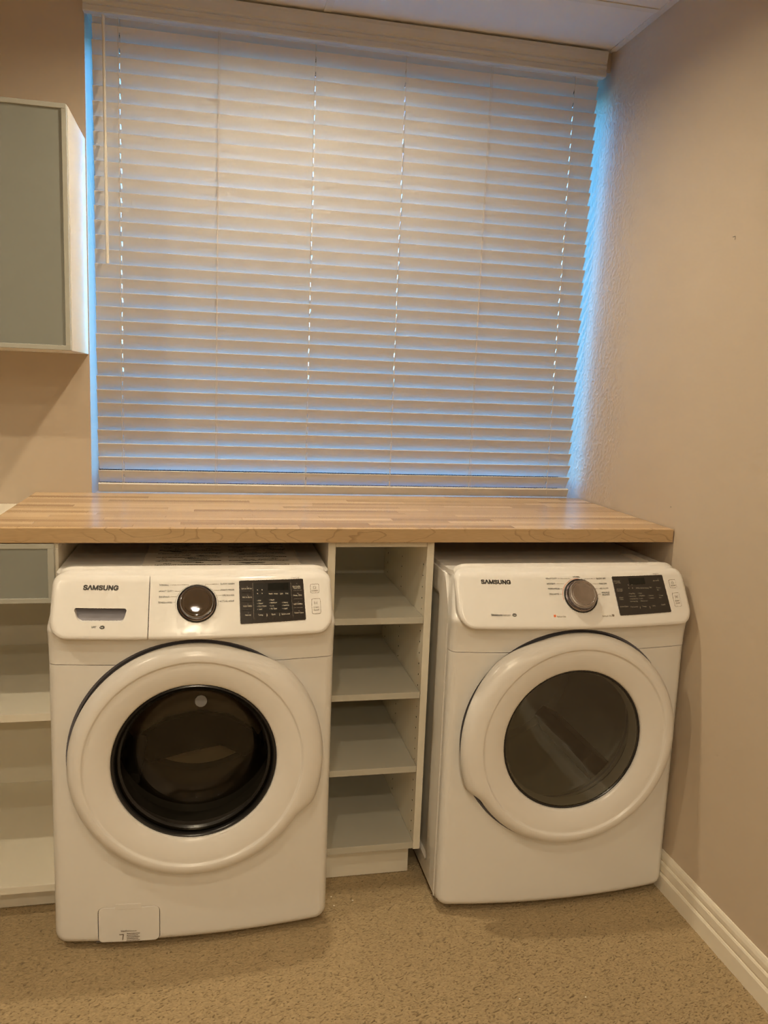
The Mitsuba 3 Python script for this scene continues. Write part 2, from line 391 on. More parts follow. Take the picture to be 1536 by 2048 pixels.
slat_ply = {h: mikit.ply(slat_mesh(h), 'mat_slat', smooth=False) for h in (.0447, .0436, .0412, .0400)}
rng = np.random.RandomState(3)
for k in range(-1, 32):
    z = 2.446-k*PITCH
    h = {29: .0436, 30: .0412, 31: .0400}.get(k, .0447)
    scene[numbered(bl+'__slat')] = {**slat_ply[h], 'to_world': T().translate([rng.uniform(-.0015, .0015), rng.uniform(-.0004, .0004), z]).rotate([0, 1, 0], rng.uniform(-.03, .03))}
zb = 2.446-32*PITCH
obj('bottom_rail', prism_x([(.6350, zb-.001), (.6480, zb-.0275), (.6560, zb-.0285), (.6600, zb-.0265), (.6460, zb+.0030), (.6400, zb+.0035)], BX0, BX1), 'slat', bl)
obj('headrail', box(BX0, BX1, .637, .690, 2.470, 2.520, .002), 'slat', bl)
vp = [(.640, 2.470), (.617, 2.470), (.6145, 2.473), (.6145, 2.486), (.6175, 2.4895), (.6175, 2.4925), (.6145, 2.4965), (.6135, 2.503), (.6165, 2.5075), (.6165, 2.5105), (.6130, 2.5145), (.6095, 2.529), (.6085, 2.536), (.6085, 2.5475), (.640, 2.5475)]
obj('valance', prism_x([(y-.004, z) for y, z in vp], -1.674, -0.0225), 'valance', bl)
for i, x in enumerate(LAD):
    for y in (.6335, .6335+.050*cs+.006):
        obj('ladder_cord', tube((x-.0035, y, CT_TOP+.014), (x-.0035, y, 2.47), .0007, 6), 'cord', bl)
    if i in HOLED:
        obj('lift_cord', tube((x+.001, .6345+.024*cs, CT_TOP+.03), (x+.001, .6345+.024*cs, 2.47), .0009, 6), 'cord', bl)
    else:
        obj('lift_cord', cat([tube((x+.0025, .632, CT_TOP+.02), (x-.002, .632, 1.7), .0006, 5), tube((x-.002, .632, 1.7), (x+.002, .632, 2.47), .0006, 5)]), 'cord', bl)
wd = cat([tube((-1.617, .611, 2.463), (-1.6155, .611, 2.100), .0040, 12), tube((-1.6155, .611, 2.105), (-1.6135, .611, 1.762), .0048, 12)])
obj('tilt_wand', wd, 'trim', bl, smooth=40); say(bl+'__tilt_wand', label='slim cream tilt wand hanging at the left end')

# ------------------------------------------------------------------ countertop
ct = thing('countertop', 'thick maple butcher-block counter running under the window above both machines', 'countertop')
CX0, CX1 = -1.842, 0.003
obj('core', box(CX0+.0005, CX1-.0005, .0205, WALL_B-.002, CT_BOT, CT_TOP-.006), 'stave_1', ct)
rr = random.Random(5)
rows, ROW0 = 17, 0.020
wrow = (WALL_B-.0015-ROW0)/rows
for j in range(rows):
    y0, y1 = ROW0+j*wrow, ROW0+(j+1)*wrow
    cutx = [CX0, CX0+rr.uniform(.10, .50)]
    while cutx[-1] < CX1-.62: cutx.append(cutx[-1]+rr.choice([.30, .36, .42, .50, .60]))
    if CX1-cutx[-1] > .36: cutx.append(cutx[-1]+(CX1-cutx[-1])*rr.uniform(.35, .65))
    cutx.append(CX1)
    for a, b in zip(cutx[:-1], cutx[1:]):
        mm = box(a+.00012, b-.00012, y0+.00012, y1-.00012, CT_TOP-.0065, CT_TOP-rr.uniform(0, .00010), .00025)
        obj('stave', mm, f'stave_{rr.choice([0,0,0,1,1,2,2,3])}', ct)
obj('front_strip', box(CX0, CX1, 0.0, ROW0-.0002, CT_BOT, CT_TOP, .0012), 'strip', ct)

# ------------------------------------------------------------------ narrow open shelf unit
su = thing('shelf_unit', 'narrow white open shelf unit under the counter between washer and dryer', 'shelf unit')
U0, U1, UY, PT = -0.993, -0.700, 0.030, 0.020
UB = 0.575
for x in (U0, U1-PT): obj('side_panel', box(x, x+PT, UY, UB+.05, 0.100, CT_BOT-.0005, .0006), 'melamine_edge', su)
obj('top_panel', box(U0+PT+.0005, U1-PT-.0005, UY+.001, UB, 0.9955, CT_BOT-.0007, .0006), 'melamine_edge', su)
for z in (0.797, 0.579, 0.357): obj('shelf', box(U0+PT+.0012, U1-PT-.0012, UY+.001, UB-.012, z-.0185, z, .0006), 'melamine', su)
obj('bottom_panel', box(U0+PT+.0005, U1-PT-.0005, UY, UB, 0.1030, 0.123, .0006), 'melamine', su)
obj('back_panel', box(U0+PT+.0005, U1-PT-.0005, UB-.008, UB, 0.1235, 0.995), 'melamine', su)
obj('plinth', box(U0, U1-PT, UY+.050, UY+.066, 0.0, 0.1025, .0006), 'melamine_edge', su)
holes = []
for y in (.0615, .315, .515):
    for k in range(26):
        z = .140+k*.0320
        if all(abs(z-q+.009) > .014 for q in (.797, .579, .357)):
            for s, x in ((1, U1-PT), (-1, U0+PT)):
                c = trimesh.creation.cylinder(radius=.0024, height=.0006, sections=8, transform=trimesh.transformations.rotation_matrix(math.pi/2, (0, 1, 0)))
                c.apply_translation((x-s*.0002, y, z)); holes.append(c)
k = obj('pin_hole', cat(holes), 'dark', su); say(k, kind='stuff', label='rows of small dark shelf pin holes')

# ------------------------------------------------------------------ base cabinet at the left
bc = thing('base_cabinet', 'white base cabinet left of the washer with grey glass drawer front over open shelves', 'cabinet')
L0, L1, LY, LB = -2.290, -1.669, 0.020, 0.600
for x in (L0, L1-.019): obj('side_panel', box(x, x+.019, LY, LB, 0.078, CT_BOT-.0193, .0006), 'melamine_edge', bc)
obj('top_panel', box(L0, L1, LY, WALL_B-.003, CT_BOT-.019, CT_BOT, .0006), 'melamine_edge', bc)
obj('shelf', box(L0+.020, L1-.020, LY+.003, LB-.012, 0.546, 0.567, .0006), 'melamine_light', bc)
obj('bottom_panel', box(L0+.0195, L1-.0195, LY-.010, LB-.001, 0.079, 0.099, .0006), 'melamine_light', bc)
obj('back_panel', box(L0+.0195, L1-.0195, LB-.010, LB, 0.0995, 0.994), 'melamine_light', bc)
obj('plinth', box(L0, L1, LY+.055, LY+.071, 0.0, 0.0775, .0006), 'melamine_edge', bc)
DR0, DR1, DZ0, DZ1 = L0+.002, L1-.007, 0.862, 1.0115
df = obj('drawer', cat([box(DR0, DR1, .0005, .019, DZ0, DZ0+.0125, .0008), box(DR0, DR1, .0005, .019, DZ1-.0125, DZ1, .0008), box(DR0, DR0+.015, .0005, .019, DZ0+.0122, DZ1-.0122, .0008), box(DR1-.015, DR1, .0005, .019, DZ0+.0122, DZ1-.0122, .0008)]), 'frame_grey', bc)
obj('glass_panel', box(DR0+.0148, DR1-.0148, .004, .0165, DZ0+.0123, DZ1-.0123), 'frosted', df); say(df+'__glass_panel', label='frosted grey-green glass panel')
say(df, label='drawer front with thin grey frame')
obj('drawer_box', box(DR0+.025, DR1-.025, .0205, .50, DZ0+.025, DZ1-.030), 'melamine', df)

# ------------------------------------------------------------------ wall cabinet
wc = thing('wall_cabinet', 'white wall cabinet with framed grey glass door hanging left of the window', 'cabinet')
K0, K1, KY, KZ0, KZ1 = -2.080, -1.6765, 0.315, 1.487, 2.123
obj('carcass', box(K0, K1, KY+.0205, WALL_B-.001, KZ0, KZ1, .001), 'melamine_edge', wc)
fwid = .0135
dk = obj('door', cat([box(K0+.001, K1-.001, KY, KY+.0195, KZ0+.001, KZ0+fwid, .0008), box(K0+.001, K1-.001, KY, KY+.0195, KZ1-fwid, KZ1-.001, .0008), box(K0+.001, K0+fwid, KY, KY+.0195, KZ0+fwid-.0002, KZ1-fwid+.0002, .0008), box(K1-fwid, K1-.001, KY, KY+.0195, KZ0+fwid-.0002, KZ1-fwid+.0002, .0008)]), 'frame_grey', wc)
obj('glass_panel', box(K0+fwid-.0003, K1-fwid+.0003, KY+.0045, KY+.017, KZ0+fwid-.0003, KZ1-fwid+.0003), 'frosted', dk); say(dk+'__glass_panel', label='frosted grey-green glass panel')
say(dk, label='door with thin pale grey frame')

# ------------------------------------------------------------------ washer and dryer
Y0 = -0.125
HW = 0.340
def bow(X): return .028*(1-(np.asarray(X)/.34)**2)
def face(X, Z): return bow(X)+.050-.65*(np.asarray(Z)-.82)
DC = (0.0, 0.508)

def place(m, cx):
    v = np.array(m.vertices)
    out = trimesh.Trimesh(np.stack([cx+v[:, 0], Y0-v[:, 1], v[:, 2]], 1), m.faces, process=False)
    return out

def lobe(side):
    def R(a):
        d = np.degrees(np.angle(np.exp(1j*(a if side > 0 else np.pi-a))))
        up = np.clip((d+33)/12, 0, 1); up = up*up*(3-2*up)
        dn = np.clip((72-d)/30, 0, 1); dn = dn*dn*(3-2*dn)
        x = .295+.0015*np.sin(a)
        fl = 1-.22*np.cos(np.radians(np.clip((d-9)*4.5, -180, 180)))*.5-.11
        return x+.021*up*dn*fl
    return R

def lid_outline():
    return rrect(-.331, .331, -.70, -.062, (.02, .02, .03, .03))

def machine(kind, cx, label):
    w = kind == 'washer'
    t = thing('washing_machine' if w else 'tumble_dryer', label, 'washing machine' if w else 'dryer')
    P = lambda name, mesh, mat, parent=t, smooth=35: obj(name, place(mesh, cx), mat, parent, smooth=smooth)
    bx = lambda x0, x1, f0, f1, z0, z1, b=0.: (lambda q: trimesh.Trimesh(np.stack([q.vertices[:, 0], -q.vertices[:, 1], q.vertices[:, 2]], 1), q.faces[:, ::-1], process=False))(box(x0, x1, -f1, -f0, z0, z1, b))
    flip = lambda m: trimesh.Trimesh(m.vertices, m.faces[:, ::-1], process=False)
    # cabinet shell: two sides with a pressed panel, back, base
    for s in (-1, 1):
        def SS(A, Z, s=s):      # A runs along depth
            d = np.minimum(np.minimum(A+.665, -.145-A), np.minimum(Z-.070, .870-Z))
            q = np.clip(d/.011, 0, 1); q = q*q*(3-2*q)
            return (.331 if w else .3365)-.009*q+0*A
        side = plate(sg.Polygon([(-.715, .022), (-.034, .022), (-.034, .80), (-.040, .83), (-.092, .928), (-.096, .9370), (-.715, .9370)]), SS, .318, r=.002, step=.012, grid=.0075)
        v = side.vertices
        mm = trimesh.Trimesh(np.stack([s*v[:, 1], v[:, 0], v[:, 2]], 1), side.faces if s > 0 else side.faces[:, ::-1], process=False)
        P('side_panel', mm, 'enamel', smooth=25)
        P('edge_bead', tube((s*(.3395 if w else .3402), -.0375, .030), (s*(.3395 if w else .3402), -.0375, .815), .0016, 8), 'panel_white')
    P('back_panel', bx(-.318, .318, -.715, -.705, .022, .937), 'enamel')
    P('base', bx(-.318, .318, -.705, -.03, .022, .034), 'enamel')
    for sx in (-1, 1):
        for F in (-.07, -.66):
            c = trimesh.creation.cylinder(radius=.018, height=.026, sections=16); c.apply_translation((sx*.29, F, .0095)); P('foot', c, 'rubber')
    # lid
    lid = extrude(lid_outline(), .0125); v = lid.vertices.copy()
    P('lid', trimesh.Trimesh(np.stack([v[:, 0], v[:, 1], .9375+v[:, 2]], 1), lid.faces[:, ::-1], process=False), 'enamel')
    # top trim between the control panel and the lid
    sec = [(0, .938), (0, .9515), (.10, .9550), (.42, .9585), (.50, .9598), (.55, .9632), (.66, .9643), (.92, .9668), (1, .9668), (1, .938)]
    xsn = np.concatenate([np.linspace(-.322, -.285, 9), np.linspace(-.27, .27, 19), np.linspace(.285, .322, 9)])
    rows = []
    for x in xsn:
        e = max(0, (abs(x)-.285)/.037); drop = .018*(1-math.sqrt(max(0, 1-e*e)))
        f0, f1 = -.046+float(bow(x))-.008*e*e, -.074
        rows.append([(x, f0+(f1-f0)*q, max(z-drop, .934) if z > .941 else .930) for q, z in sec])
    n = len(sec); V = np.array(rows).reshape(-1, 3); f = []
    for i in range(len(xsn)-1):
        for j in range(n):
            a, b = i*n+j, i*n+(j+1) % n; f += [(a, b, b+n), (a, b+n, a+n)]
    for i, o in ((0, 1), (len(xsn)-1, -1)):
        for j in range(1, n-1): f.append((i*n, i*n+j, i*n+j+1)[::o])
    P('top_trim', flip(trimesh.Trimesh(V, f, process=False)), 'panel_white', smooth=30)
    # front panels with door recess
    outline = rrect(-HW, HW, .018, 1.3, (.030, .030, 0, 0), 8)
    hole = sg.Point(DC).buffer(.303, quad_segs=40)
    S = lambda X, Z: bow(X)
    lower = sg.box(-1, 0, 1, .7470).intersection(outline).difference(hole)
    flap = rrect(-.234, -.086, .0235, .119, (.010, .014, .014, .014))
    if w: lower = lower.difference(flap.buffer(.0012))
    P('front_panel', plate(lower, S, -.036, r=.022, edge=outline, step=.0055, grid=.018), 'enamel')
    if w:
        P('front_panel_backing', bx(-.24, -.08, -.02, .008, .02, .125), 'seam')
        fl = P('service_flap', plate(flap, lambda X, Z: bow(X)-.0004, -.01, r=.0025, step=.006), 'enamel')
        tab = rrect(-.193, -.130, .113, .1285, .002); P('flap_tab', plate(tab, lambda X, Z: bow(X)+.0006, .0, r=.001), 'enamel', fl)
        cau = [text('Caution', -.1800, -.1585, .0525, .0038, S, bold=True)]
        for q in range(5): cau.append(line([(-.166, .047-q*.0047), (-.134-(q % 2)*.004, .047-q*.0047)], .0018, S))
        cau += [line([(-.158, .0535), (-.142, .0535)], .0013, S), line([(-.184, .045), (-.174, .045), (-.176, .030)], .0026, S)]
        k = P('caution_lettering', cat(cau), 'ink_grey', fl); say(k, label='small grey printed caution text')
    upper = sg.box(-1, .7485, 1, .946).intersection(outline).difference(hole)
    def SU(X, Z):
        q = np.clip((Z-.755)/.08, 0, 1)
        return bow(X)+.014*q*q-.62*np.maximum(Z-.832, 0)
    up = plate(upper, SU, -5, r=.020, edge=outline, step=.0055, grid=.012)
    v = up.vertices.copy(); k = v[:, 1] < -2; v[k, 1] = -.036-.62*np.maximum(v[k, 2]-.832, 0); v[:, 0] *= 1-.050*np.clip((v[:, 2]-.84)/.106, 0, 1); up.vertices = v
    P('upper_panel', up, 'enamel')
    a = np.linspace(0, 2*np.pi, 120, endpoint=False)
    lin = []
    for r, dF in ((.303, -.0003), (.2965, -.0050), (.2930, -.022), (.215, -.034), (.205, -.055)):
        x, z = r*np.cos(a), DC[1]+r*np.sin(a); lin.append(np.stack([x, bow(x)*(1 if dF > -.03 else .6)+dF, z], 1))
    V = np.vstack(lin); f = []
    for i in range(4):
        for j in range(120):
            p, q = i*120+j, i*120+(j+1) % 120; f += [(p, q, q+120), (p, q+120, p+120)]
    P('door_recess', trimesh.Trimesh(V, f, process=False), 'recess')
    # control panel
    hw = .331
    cpo = rrect(-hw, hw, .8215, .9555, (.040, .040, .024, .024), 8)
    seam = -.1075
    # taper: narrower at the top
    def tap(m):
        v = m.vertices.copy(); v[:, 0] *= 1-.020*np.clip((v[:, 2]-.86)/.1, 0, 1); m.vertices = v; return m
    cuts = []
    SF = lambda X, Z: face(X, Z)
    def cp_plate(poly, **kw):
        m = plate(poly, SF, -5, r=.014, edge=cpo, step=.005, grid=.014)
        v = m.vertices.copy(); k = v[:, 1] < -2; z = v[k, 2]
        v[k, 1] = np.minimum(bow(v[k, 0])+.004-.5*np.maximum(z-.83, 0)*.6, SF(v[k, 0], z)-.016)
        m.vertices = v; return m
    if w:
        rec = sg.Polygon([(-.2745, .8845), (-.2725, .887), (-.161, .8868), (-.1588, .884), (-.1635, .868), (-.1665, .8632), (-.1700, .8615), (-.256, .8610), (-.263, .8635), (-.268, .868)]).buffer(-.0035).buffer(.0047)
        dpoly = cpo.intersection(sg.box(-1, 0, seam-.0009, 2)).difference(rec)
        fpoly = cpo.intersection(sg.box(seam+.0009, 0, 1, 2))
        dw = P('detergent_drawer', cp_plate(dpoly), 'panel_white')
        say(dw, label='detergent drawer front at the left of the control panel')
        pk = plate(rec.buffer(.002), lambda X, Z: SF(X, Z)-.013-.010*np.clip((Z-.868)/.008, 0, 1), -5, step=.004, grid=.006)
        v = pk.vertices.copy(); k = v[:, 1] < -2; v[k, 1] = SF(v[k, 0], v[k, 2])-.0022; pk.vertices = v
        k = P('handle_recess', pk, 'recess', dw); say(k, label='grey recessed finger grip')
        fa = P('control_panel', cp_plate(fpoly), 'panel_white')
        k = P('brand_lettering', heavy(text('S\u039bMSUNG', -.2585, -.1795, .9260, .0092, SF, bold=True, shear=.10)), 'ink', dw); say(k, label='black brand lettering')
        P('lettering', text('VRT', -.2343, -.2240, .8483, .0038, SF, bold=True, shear=.2), 'ink', dw)
        lg = (-.2103, .8500)
        sf = extrude(sg.Polygon([(-.03, .833), (.046, .838), (.0495, .845), (-.0145, .938), (-.05, .938)]), .0024); v = sf.vertices
        P('seam_filler', trimesh.Trimesh(np.stack([seam-.0012+v[:, 2], v[:, 0], v[:, 1]], 1), sf.faces, process=False), 'seam', fa)
        par = dw
    else:
        fa = P('control_panel', cp_plate(cpo), 'panel_white')
        k = P('brand_lettering', heavy(text('S\u039bMSUNG', -.2635, -.1860, .9280, .0088, SF, bold=True)), 'ink', fa); say(k, label='black brand lettering')
        P('lettering', text('Moisture', -.2485, -.2205, .8552, .0042, SF, bold=True), 'ink', fa)
        P('lettering', text('Sensor', -.2195, -.1983, .8552, .0042, SF), 'ink_grey', fa)
        lg = (-.1880, .8575); par = fa
        k = P('sensor_dry_mark', _flat(sg.box(-.0834, .8528, -.0774, .8580), SF, .0004, .0004, .02, .01), 'ink_orange', fa); say(k, label='small orange square')
        P('lettering', text('Sensor Dry', -.0749, -.0507, .8524, .0034, SF), 'ink_dim', fa)
        P('lettering', text('Manual Dry', .0520, .0781, .8514, .0034, SF), 'ink_dim', fa)
        P('manual_dry_mark', _flat(sg.box(.0801, .8512, .0862, .8562), SF, .0004, .0004, .02, .01), 'ink_grey', fa)
    el = sg.Point(lg).buffer(1, 12); el = shapely.affinity.scale(el, .0056, .0035)
    P('emblem', _flat(el, SF, .0004, .0005, .02, .003), 'ink', par)
    P('emblem_swirl', cat([line([(lg[0]-.0036, lg[1]+.0014), (lg[0]-.0014, lg[1]-.0014), (lg[0]+.0002, lg[1]+.0010), (lg[0]+.0010, lg[1]-.0012), (lg[0]+.0030, lg[1]+.0004)], .0009, SF, .0011)]), 'panel_white', par)
    # dial
    kc = (.0022, .8965) if w else (.0005, .8995)
    nF = np.array([0, 1., .65]); nF /= np.linalg.norm(nF)
    uX = np.array([1., 0, 0]); uZ = np.array([0, -nF[2], nF[1]])
    org = np.array([kc[0], float(SF(kc[0], kc[1])), kc[1]])
    def turned(profile, n=56):
        a = np.linspace(0, 2*np.pi, n, endpoint=False); rows = []
        for r, h in profile:
            rows.append(org+nF*h+np.outer(r*np.cos(a), uX)+np.outer(r*np.sin(a), uZ))
        V = np.vstack(rows); f = []
        for i in range(len(profile)-1):
            for j in range(n):
                p, q = i*n+j, i*n+(j+1) % n; f += [(p, q, q+n), (p, q+n, p+n)]
        return trimesh.Trimesh(V, f, process=False)
    dl = P('dial', turned([(.0390, .002), (.0390, .015), (.0386, .0185), (.0370, .0215), (.0345, .0224), (.0312, .0227), (.0304, .0220), (.0296, .0224), (.018, .0228), (.0001, .0229)]), 'chrome_soft' if not w else 'dial_cap'); say(dl, label='round chrome programme dial')
    P('dial_ring', turned([(.0462, -.002), (.0462, .0045), (.0450, .0058), (.0438, .0052), (.0432, .003), (.0432, -.001)]), 'gasket', dl)
    P('dial_collar', turned([(.0434, .0015), (.0434, .0040), (.0420, .0048), (.0392, .0042), (.0388, .001)]), 'chrome', dl)
    arc = [(kc[0]+.0495*math.cos(t), kc[1]+.0495*math.sin(t)*.83) for t in np.radians(np.linspace(-12, 192, 44))]
    if w:
        P('dial_scale', line(arc, .0006, SF), 'ink_grey', fa)
        modes = [('NORMAL', -.0853, -.0634, .9351), ('HEAVY DUTY', -.0854, -.0523, .9225), ('BEDDING', -.0851, -.0617, .9105), ('RINSE+SPIN', -.0859, -.0549, .8987), ('QUICK WASH', .0569, .0899, .9363), ('PERM PRESS', .0577, .0895, .9233), ('DELICATES', .0621, .0894, .912), ('ACTIVE WEAR', .0558, .0894, .8998)]
        lines = [[(-.0606, .9368), (-.0183, .9371), (-.0161, .9335)], [(-.0495, .9239), (-.036, .9239)], [(-.0592, .9121), (-.0445, .9123)], [(-.0531, .9007), (-.0478, .9007)], [(.0543, .9378), (.0222, .9376), (.0208, .9345)], [(.0558, .9247), (.0412, .9247)], [(.0602, .9138), (.0478, .9138)], [(.0551, .9018), (.0515, .9018)]]
    else:
        P('dial_scale', line(arc[21:], .0007, SF), 'ink_orange', fa)
        P('dial_scale', line(arc[:20], .0006, SF), 'ink_grey', fa)
        modes = [('HEAVY DUTY', -.0885, -.0568, .9397), ('BEDDING', -.0876, -.0646, .9274), ('PERM PRESS', -.0869, -.055, .9159), ('DELICATES', -.0857, -.0591, .9036), ('NORMAL', -.0115, .0085, .9432), ('QUICK DRY', .0548, .0831, .9385), ('TIME DRY', .0599, .0833, .9261), ('AIR FLUFF', .0595, .0844, .9149), ('WRINKLE', .0629, .0852, .9051), ('RELEASE', .064, .085, .9003)]
        lines = [[(-.054, .9412), (-.0225, .9412), (-.019, .9375)], [(-.062, .9289), (-.041, .9289)], [(-.053, .9175), (-.047, .9175)], [(-.057, .9050), (-.050, .9050)], [(.052, .9401), (.022, .9401), (.0205, .937)], [(.0575, .9277), (.041, .9277)], [(.057, .9165), (.047, .9165)], [(.0605, .9035), (.0505, .9035)]]
    P('lettering', cat([text(s, a, b, z, .0032, SF) for s, a, b, z in modes]), 'ink', fa)
    P('lettering', cat([line(l, .0005, SF) for l in lines]), 'ink_grey', fa)
    # display
    dp = P('display', _flat(sg.Polygon([(.1012, .9440), (.2585, .9440), (.2620, .8555), (.1038, .8528)]).buffer(-.003).buffer(.003, quad_segs=4), SF, .0004, .0012, .014, .006), 'display'); say(dp, label='dark glossy control display')
    SD = lambda X, Z: SF(X, Z)+.0017
    if w: P('display_field', _flat(sg.Polygon([(.1355, .9375), (.2262, .9375), (.2295, .8745), (.1375, .8745)]), SD, 0, .0003, .02, .01), 'display_dark', dp)
    P('number_window', _flat(sg.box(.1709, .9215, .2214, .9370) if w else sg.box(.1500, .9240, .1990, .9395), SD, .0003, .0004, .02, .01), 'lcd', dp)
    if w:
        dtx = [('Extra Rinse', .1071, .1316, .9257), ('Extra Spin', .1091, .1316, .9073), ('Spin Only', .1109, .1313, .8886), ('Sound', .1153, .129, .8696), ('My Cycle', .2317, .2505, .9266), ('*Cycle Save', .2323, .2511, .923), ('Delay End', .2324, .2532, .9074), ('Self Clean+', .2324, .2554, .8888), ('Smart Care', .2335, .2557, .87), ('Hot', .1468, .1535, .8994), ('Warm', .1471, .1581, .8932), ('Eco Warm', .1473, .1663, .8875), ('Cold', .1475, .1555, .8809), ('High', .1763, .1854, .8998), ('Medium', .1763, .192, .8939), ('Low', .1765, .1846, .8874), ('No Spin', .177, .1916, .8812), ('Heavy', .2072, .2193, .8932), ('Normal', .2072, .2213, .8871), ('Light', .2078, .2173, .8805), ('Temp', .1462, .1577, .8689), ('Spin', .1778, .1874, .8691), ('Soil Level', .2024, .2229, .8687), ('Wash', .1726, .1819, .9128), ('Rinse', .1857, .1949, .9126), ('Spin', .2002, .2075, .9124), ('End', .2135, .2199, .9123)]
        ink, hh = 'ink_light', .0029
    else:
        dtx = [('Mixed', .104, .1213, .9319), ('Load Bell', .1045, .1231, .9278), ('Wrinkle', .1082, .1251, .9128), ('Prevent', .1077, .1246, .9087), ('Smart', .1107, .1217, .8931), ('Care', .1107, .1217, .8891), ('Drum Light', .1076, .1319, .8721), ('My Cycle', .2253, .244, .9299), ('Time', .2307, .2425, .9124), ('Dry +', .2312, .2405, .9078), ('Time', .2333, .2457, .8942), ('Dry -', .2326, .2437, .8896), ('Select', .2342, .2472, .8723), ('Very Dry', .143, .1602, .9018), ('More Dry', .143, .1614, .8953), ('Normal Dry', .1444, .1663, .8892), ('Damp Dry', .1446, .164, .8834), ('High', .1722, .1818, .9014), ('Medium', .1725, .1893, .8958), ('Low', .1731, .1815, .8895), ('Extra Low', .1738, .1942, .8833), ('More', .2033, .2155, .8953), ('Less', .2034, .2168, .8892), ('Dry Level', .1394, .1611, .8707), ('Temp', .1744, .1869, .8706), ('Time', .2048, .2151, .8709), ('Sensing', .1667, .1781, .9141), ('Drying', .1811, .1914, .9136), ('Cooling', .1938, .206, .9132), ('End', .2088, .215, .9142)]
        ink, hh = 'ink_dim', .0026
    P('lettering', cat([text(s, a, b, z, hh, SD, .0005) for s, a, b, z in dtx]), ink, dp)
    marks = [line([(a-.0030, z+.0013), (a-.0020, z+.0013)], .0011, SD, .0005) for s, a, b, z in dtx if .140 < a < .215 and .878 < z < .903]
    marks += [line([(x, .8720), (x, .8668)], .0010, SD, .0005) for x in (.1672, .1976)]
    marks += [line([(x-.0008, z+.0015), (x+.0008, z-.0001)], .0016, SD, .0005) for x in (.1455, .1565) for z in (.9225, .9150)]
    marks += [line([(a, z+.0056), (a+.002, z+.0056)], .0006, SD, .0005) for a, z in ((.120, .9257), (.121, .9073), (.121, .8886), (.122, .8696), (.241, .9285), (.243, .9074), (.244, .8888), (.2445, .87))]
    P('lettering', cat(marks), ink, dp)
    if w:
        for z, x0, x1 in ((.9198, .1078, .1308), (.9010, .1076, .1305), (.8820, .1074, .1302)):
            rg = _flat(sg.Polygon([(x0, z), (x1, z-.0009), (x1, z+.0009)]), SD, 0, .0016, .02, .01); P('ridge', rg, 'display', dp)
        for gl in ([line([(.2337, .9191), (.2555, .9191)], .0004, SD), line([(.2329, .901), (.255, .901)], .0004, SD), line([(.2321, .8819), (.2543, .8819)], .0004, SD), line([(.2268, .9367), (.2303, .8634)], .0004, SD), line([(.1343, .9393), (.1360, .8620)], .0004, SD)]): P('groove', gl, 'ink_dim', dp)
    # buttons
    for nm, x0, x1, z0, z1 in (('power_button', .2768, .2975, .9120, .9303), ('start_button', .2785, .2995, .8672, .8984)):
        P('button_gap', _flat(rrect(x0-.0009, x1+.0009, z0-.0009, z1+.0009, .0035), SF, .0001, .0003, .02, .004), 'ink_grey', fa)
        b = P(nm, _flat(rrect(x0, x1, z0, z1, .003), SF, .0002, .0010, .02, .004), 'panel_white', fa)
        SB = lambda X, Z: SF(X, Z)+.0013
        if nm == 'power_button':
            x, z = .2868, .9235
            ring = [(x+.0034*math.cos(q), z+.0030*math.sin(q)) for q in np.radians(np.linspace(120, 420, 24))]
            P('lettering', cat([line(ring, .0007, SB), line([(x, z+.0004), (x, z+.0042)], .0008, SB), text('POWER', .2795, .2948, .9157, .0026, SB)]), 'ink_grey', b)
        else:
            x, z = .2884, .8900
            P('lettering', cat([line([(x-.0040, z+.0030), (x-.0040, z-.0030), (x+.0006, z), (x-.0040, z+.0030)], .0006, SB), line([(x+.0019, z+.003), (x+.0019, z-.003)], .0007, SB), line([(x+.0036, z+.003), (x+.0036, z-.003)], .0007, SB), text('START', .2817, .2957, .8790, .0028, SB), text('PAUSE', .2821, .2957, .8738, .0028, SB)]), 'ink_grey', b)
    P('lettering', text('*Press 3 sec.', .2293, .2502, .9462, .0018, SF), 'ink_grey', fa)
    # door
    R = lobe(1 if w else -1)
    off = lambda m: trimesh.Trimesh(np.array(m.vertices)+[DC[0], 0, DC[1]], m.faces, process=False)
    prof = [(.262, .0300), (.2800, .0290), (.2900, .0310), (.2940, .0360), (.2952, .0440), (.2940, .0530), (.2900, .0615), (.2840, .0685), (.2760, .0730), (.2680, .0748), (.2620, .0746), (.2598, .0738), (.2585, .0722), (.2570, .0700), (.2540, .0690), (.2480, .0692), (.2380, .0686), (.2250, .0660), (.2120, .0622), (.2020, .0580), (.1980, .0552), (.1962, .0515), (.1958, .0440)]
    dr_ = P('door', off(sweep_rings(prof, 144, R)), 'door_white', smooth=40)
    say(dr_, label='round white porthole door with a handle bulge on the '+('right' if w else 'left'))
    if w:
        P('seal_ring', off(sweep_rings([(.1962, .046), (.1950, .0515), (.1915, .0530), (.1880, .0505), (.1862, .0450), (.1850, .0380), (.1790, .0330), (.1760, .0300)], 120)), 'gasket', dr_, 40)
        bowl = [(.1855, .0440), (.1830, .0390), (.1800, .0310), (.1770, .0160), (.1720, -.0060), (.1650, -.0290), (.1540, -.0480), (.1380, -.0600), (.1150, -.0660), (.0800, -.0690), (.0400, -.0700), (.0005, -.0702)]
        P('glass_bowl', off(sweep_rings(bowl, 96)), 'glass_dark', dr_, True); say(t+'__door__glass_bowl', label='dark tinted glass bowl')
        st = extrude(sg.Point(0, 0).buffer(.0150, 12), .0006); v = st.vertices.copy()
        aa = math.radians(8)
        P('round_sticker', trimesh.Trimesh(np.stack([v[:, 0]+.0117, -.0620-v[:, 1]*math.sin(aa)+v[:, 2], .6170+v[:, 1]*math.cos(aa)], 1), st.faces[:, ::-1], process=False), 'sticker_grey', dr_); say(t+'__door__round_sticker', label='small round grey sticker at the top of the glass')
